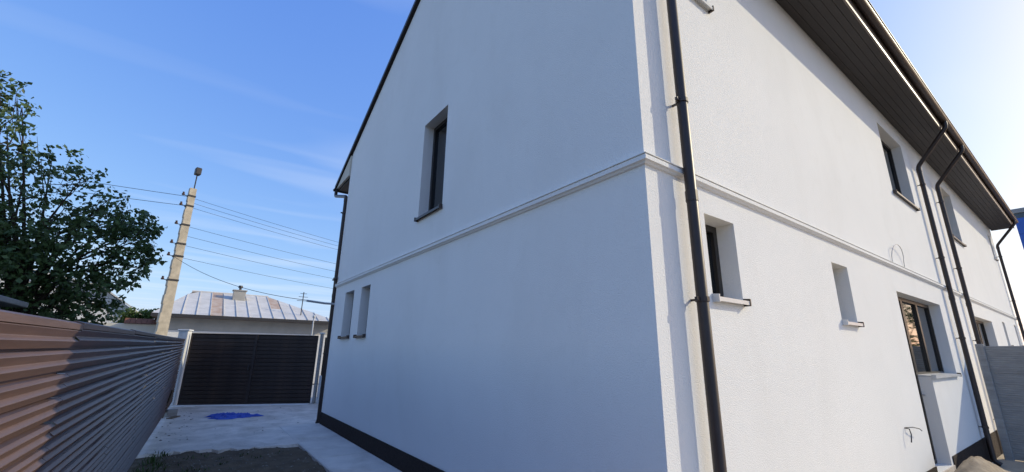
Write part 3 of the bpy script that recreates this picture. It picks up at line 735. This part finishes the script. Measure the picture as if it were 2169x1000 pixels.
big = [(-6.25,9.0,6.2,.42,.45),(-5.9,9.3,5.95,.3,.5),(-6.3,9.1,5.45,.5,.5),(-5.85,8.8,5.35,.34,.55),(-5.3,9.2,5.08,.40,.5),(-6.1,9.4,4.8,.6,.6),(-5.45,8.8,4.5,.5,.6),(-4.78,9.0,4.75,.38,.5),(-4.35,9.1,4.45,.34,.5),(-5.0,9.5,4.2,.5,.65),
       (-4.35,9.0,3.9,.50,.7),(-3.98,9.3,4.12,.42,.7),(-3.86,9.0,3.6,.45,.75),(-4.05,9.4,3.1,.48,.75),(-4.7,8.9,3.5,.6,.7),(-5.4,9.2,3.6,.7,.7),(-5.2,9.0,2.95,.7,.6),(-4.45,9.2,2.75,.55,.6),(-6.2,9.2,3.9,.8,.7),(-6.1,9.2,3.0,.8,.7),(-4.75,9.4,2.4,.5,.5),(-4.1,9.5,2.45,.3,.5),(-5.4,9.3,2.3,.5,.5),(-5.9,9.0,2.2,.6,.6),(-4.35,9.2,2.1,.45,.5),(-5.0,9.1,1.9,.6,.5),(-4.6,9.0,1.75,.5,.5),(-5.6,9.2,1.7,.6,.5),(-3.72,9.2,3.35,.34,.8),(-3.75,9.1,3.95,.30,.8),(-6.6,9.3,5.0,.7,.6),(-6.7,9.3,6.0,.6,.5)]
tree('broadleaf_tree', 'large dark leafy tree behind the brown slat fence', (-5.15, 9.35, 0), 2.6, big, 31, .085, [3000 if c_[2] < 4.2 else 1500 for c_ in big], r0=.085)
tree('street_bush_tree', 'small yellow-green bush between the tree and the utility pole', (-4.75, 24.6, 0), 1.6, [(-4.95,24.6,3.15,.45,.6),(-4.4,24.7,3.2,.42,.6),(-4.7,24.8,2.85,.55,.6),(-5.3,24.8,2.95,.45,.6)], 41, .12, 1800, 'leafy', .07)
gl = []
for i in range(14):
    a = rq.uniform(0, 6.28); r = rq.uniform(.2, 1.5); gl.append((27+math.cos(a)*r, -4.3+math.sin(a)*r, rq.uniform(1.9, 4.4), rq.uniform(.5, .9), .75))
tree('garden_tree', 'yellow-green garden tree mirrored in the glass of the garden door', (27, -4.3, gz(27,0)), 2.0, gl, 51, .13, 500, 'leafy', .11)

# ---------------------------------------------------------------- small things in the alley
rnd_ = random.Random(8); v = []; f = []; nX, nY = 64, 36
from mathutils import noise as mnoise
for j in range(nY+1):
    for i in range(nX+1):
        a = -1+2*i/nX; b_ = -1+2*j/nY
        th_ = math.atan2(b_, a); rr = 1+.20*math.sin(3*th_+.6)+.10*math.sin(7*th_)+.05*math.sin(13*th_+1); m_ = max(abs(a), abs(b_)); l = math.hypot(a, b_) or 1
        x = a/l*m_*.55*rr; y = b_/l*m_*.34*rr
        fold = 1-abs(mnoise.noise(Vector((x*5.0, y*7.5, .3)))*2.2); fold2 = 1-abs(mnoise.noise(Vector((x*11.0+3, y*14.0, 1.7)))*2.2)
        z = .006 + max(0, (1-m_**6))*(.050*max(0, fold)**1.5 + .022*max(0, fold2)) + max(0, .03*(1-m_*m_))
        v.append((x, y, z))
f = [(j*(nX+1)+i, j*(nX+1)+i+1, (j+1)*(nX+1)+i+1, (j+1)*(nX+1)+i) for j in range(nY) for i in range(nX)]
tp = link('blue_tarp', mesh('blue_tarp', v, f), M['tarp'], smooth=True); tp.location = (-1.52, 11.0, .046); tp.rotation_euler = (0, 0, -.35)
tag(tp, 'crumpled bright blue tarpaulin lying on the concrete yard', 'tarp')
for (loc, rot, L, w_, lab) in (((-2.86, 11.6, .05), (.0, .16, .2), .62, .11, 'short board leaning upright against the fence end'), ((-2.72, 11.35, .052), (0, math.pi/2, 1.2), .42, .12, 'short board lying flat by the fence end')):
    o = MB().cbox(-.015, .015, -w_/2, w_/2, 0, L, .003).build('timber_board', M['timber']); o.location = loc; o.rotation_euler = rot
    tag(o, lab, 'board', 'boards by the fence')
o = MB().cbox(-.11, .11, -.09, .09, 0, .16, .01).build('rubble_block', M['panel']); o.location = (-2.72, 11.85, .048); o.rotation_euler = (0, 0, .5); tag(o, 'small grey concrete block standing by the white gate post', 'block')
# weeds, pebbles
def tufts(name, spots, seed, label):
    r_ = random.Random(seed); v = []; f = []
    for (x, y, n, h, sp) in spots:
        for _ in range(n):
            a = r_.uniform(0, 6.28); d = Vector((math.cos(a), math.sin(a), 0)); p = Vector((x, y, 0))+Vector((r_.gauss(0, sp), r_.gauss(0, sp), 0)); hh = h*r_.uniform(.4, 1.2)
            s_ = d.cross(Vector((0,0,1)))*.006; k = len(v)
            v += [tuple(p-s_), tuple(p+s_), tuple(p+d*hh*.25+s_*.8+Vector((0,0,hh*.6))), tuple(p+d*hh*.25-s_*.8+Vector((0,0,hh*.6))), tuple(p+d*hh*.6+Vector((0,0,hh*.9)))]
            f += [(k,k+1,k+2,k+3), (k+3,k+2,k+4)]
    o = link(name, mesh(name, v, f), M['blade']); tag(o, label, 'weeds', kind='stuff'); return o
sp = []
for i in range(60): sp.append((-2.98+.022*(i*.12)+rq.uniform(-.05, .18), 3.0+i*.075, rq.choice((4, 9, 16)), rq.uniform(.05, .16), .05))
for i in range(45): sp.append((rq.uniform(-2.9, -.85), rq.uniform(4.6, 7.0), rq.choice((2, 5, 9)), rq.uniform(.03, .07), .05))
tufts('weeds', sp, 9, 'sparse weeds growing in the dark soil beside the fence')
v = []; f = []
for i in range(380):
    x = rq.uniform(-2.95, -.85); y = rq.uniform(4.2, 7.3); s_ = rq.uniform(.006, .022); z = soil_z(x, y); k = len(v)
    v += [(x-s_,y,z),(x,y-s_,z),(x+s_,y,z),(x,y+s_*.8,z),(x,y,z+s_*.8),(x,y,z-s_*.5)]
    f += [(k,k+1,k+4),(k+1,k+2,k+4),(k+2,k+3,k+4),(k+3,k,k+4),(k+1,k,k+5),(k+2,k+1,k+5),(k+3,k+2,k+5),(k,k+3,k+5)]
tag(link('pebbles', mesh('pebbles', v, f), M['pebble']), 'loose pebbles scattered over the dark soil strip', 'pebbles', kind='stuff')

v = []; f = []
for i in range(110):
    e_ = rq.random() < .6
    x = rq.uniform(-2.85, -2.3) if e_ else rq.uniform(-2.7, -.1); y = rq.uniform(8.2, 13.6) if e_ else rq.uniform(7.3, 13.2); s_ = rq.choice((.006, .009, .012, .022)); z = .047; k = len(v)
    v += [(x-s_*rq.uniform(.6, 1.5),y,z),(x,y-s_,z),(x+s_*rq.uniform(.6, 1.5),y,z),(x,y+s_*.8,z),(x,y,z+s_*.7)]
    f += [(k,k+1,k+4),(k+1,k+2,k+4),(k+2,k+3,k+4),(k+3,k,k+4)]
tag(link('grit', mesh('grit', v, f), M['pebble']), 'loose grit and crumbs on the concrete yard', 'grit', kind='stuff')
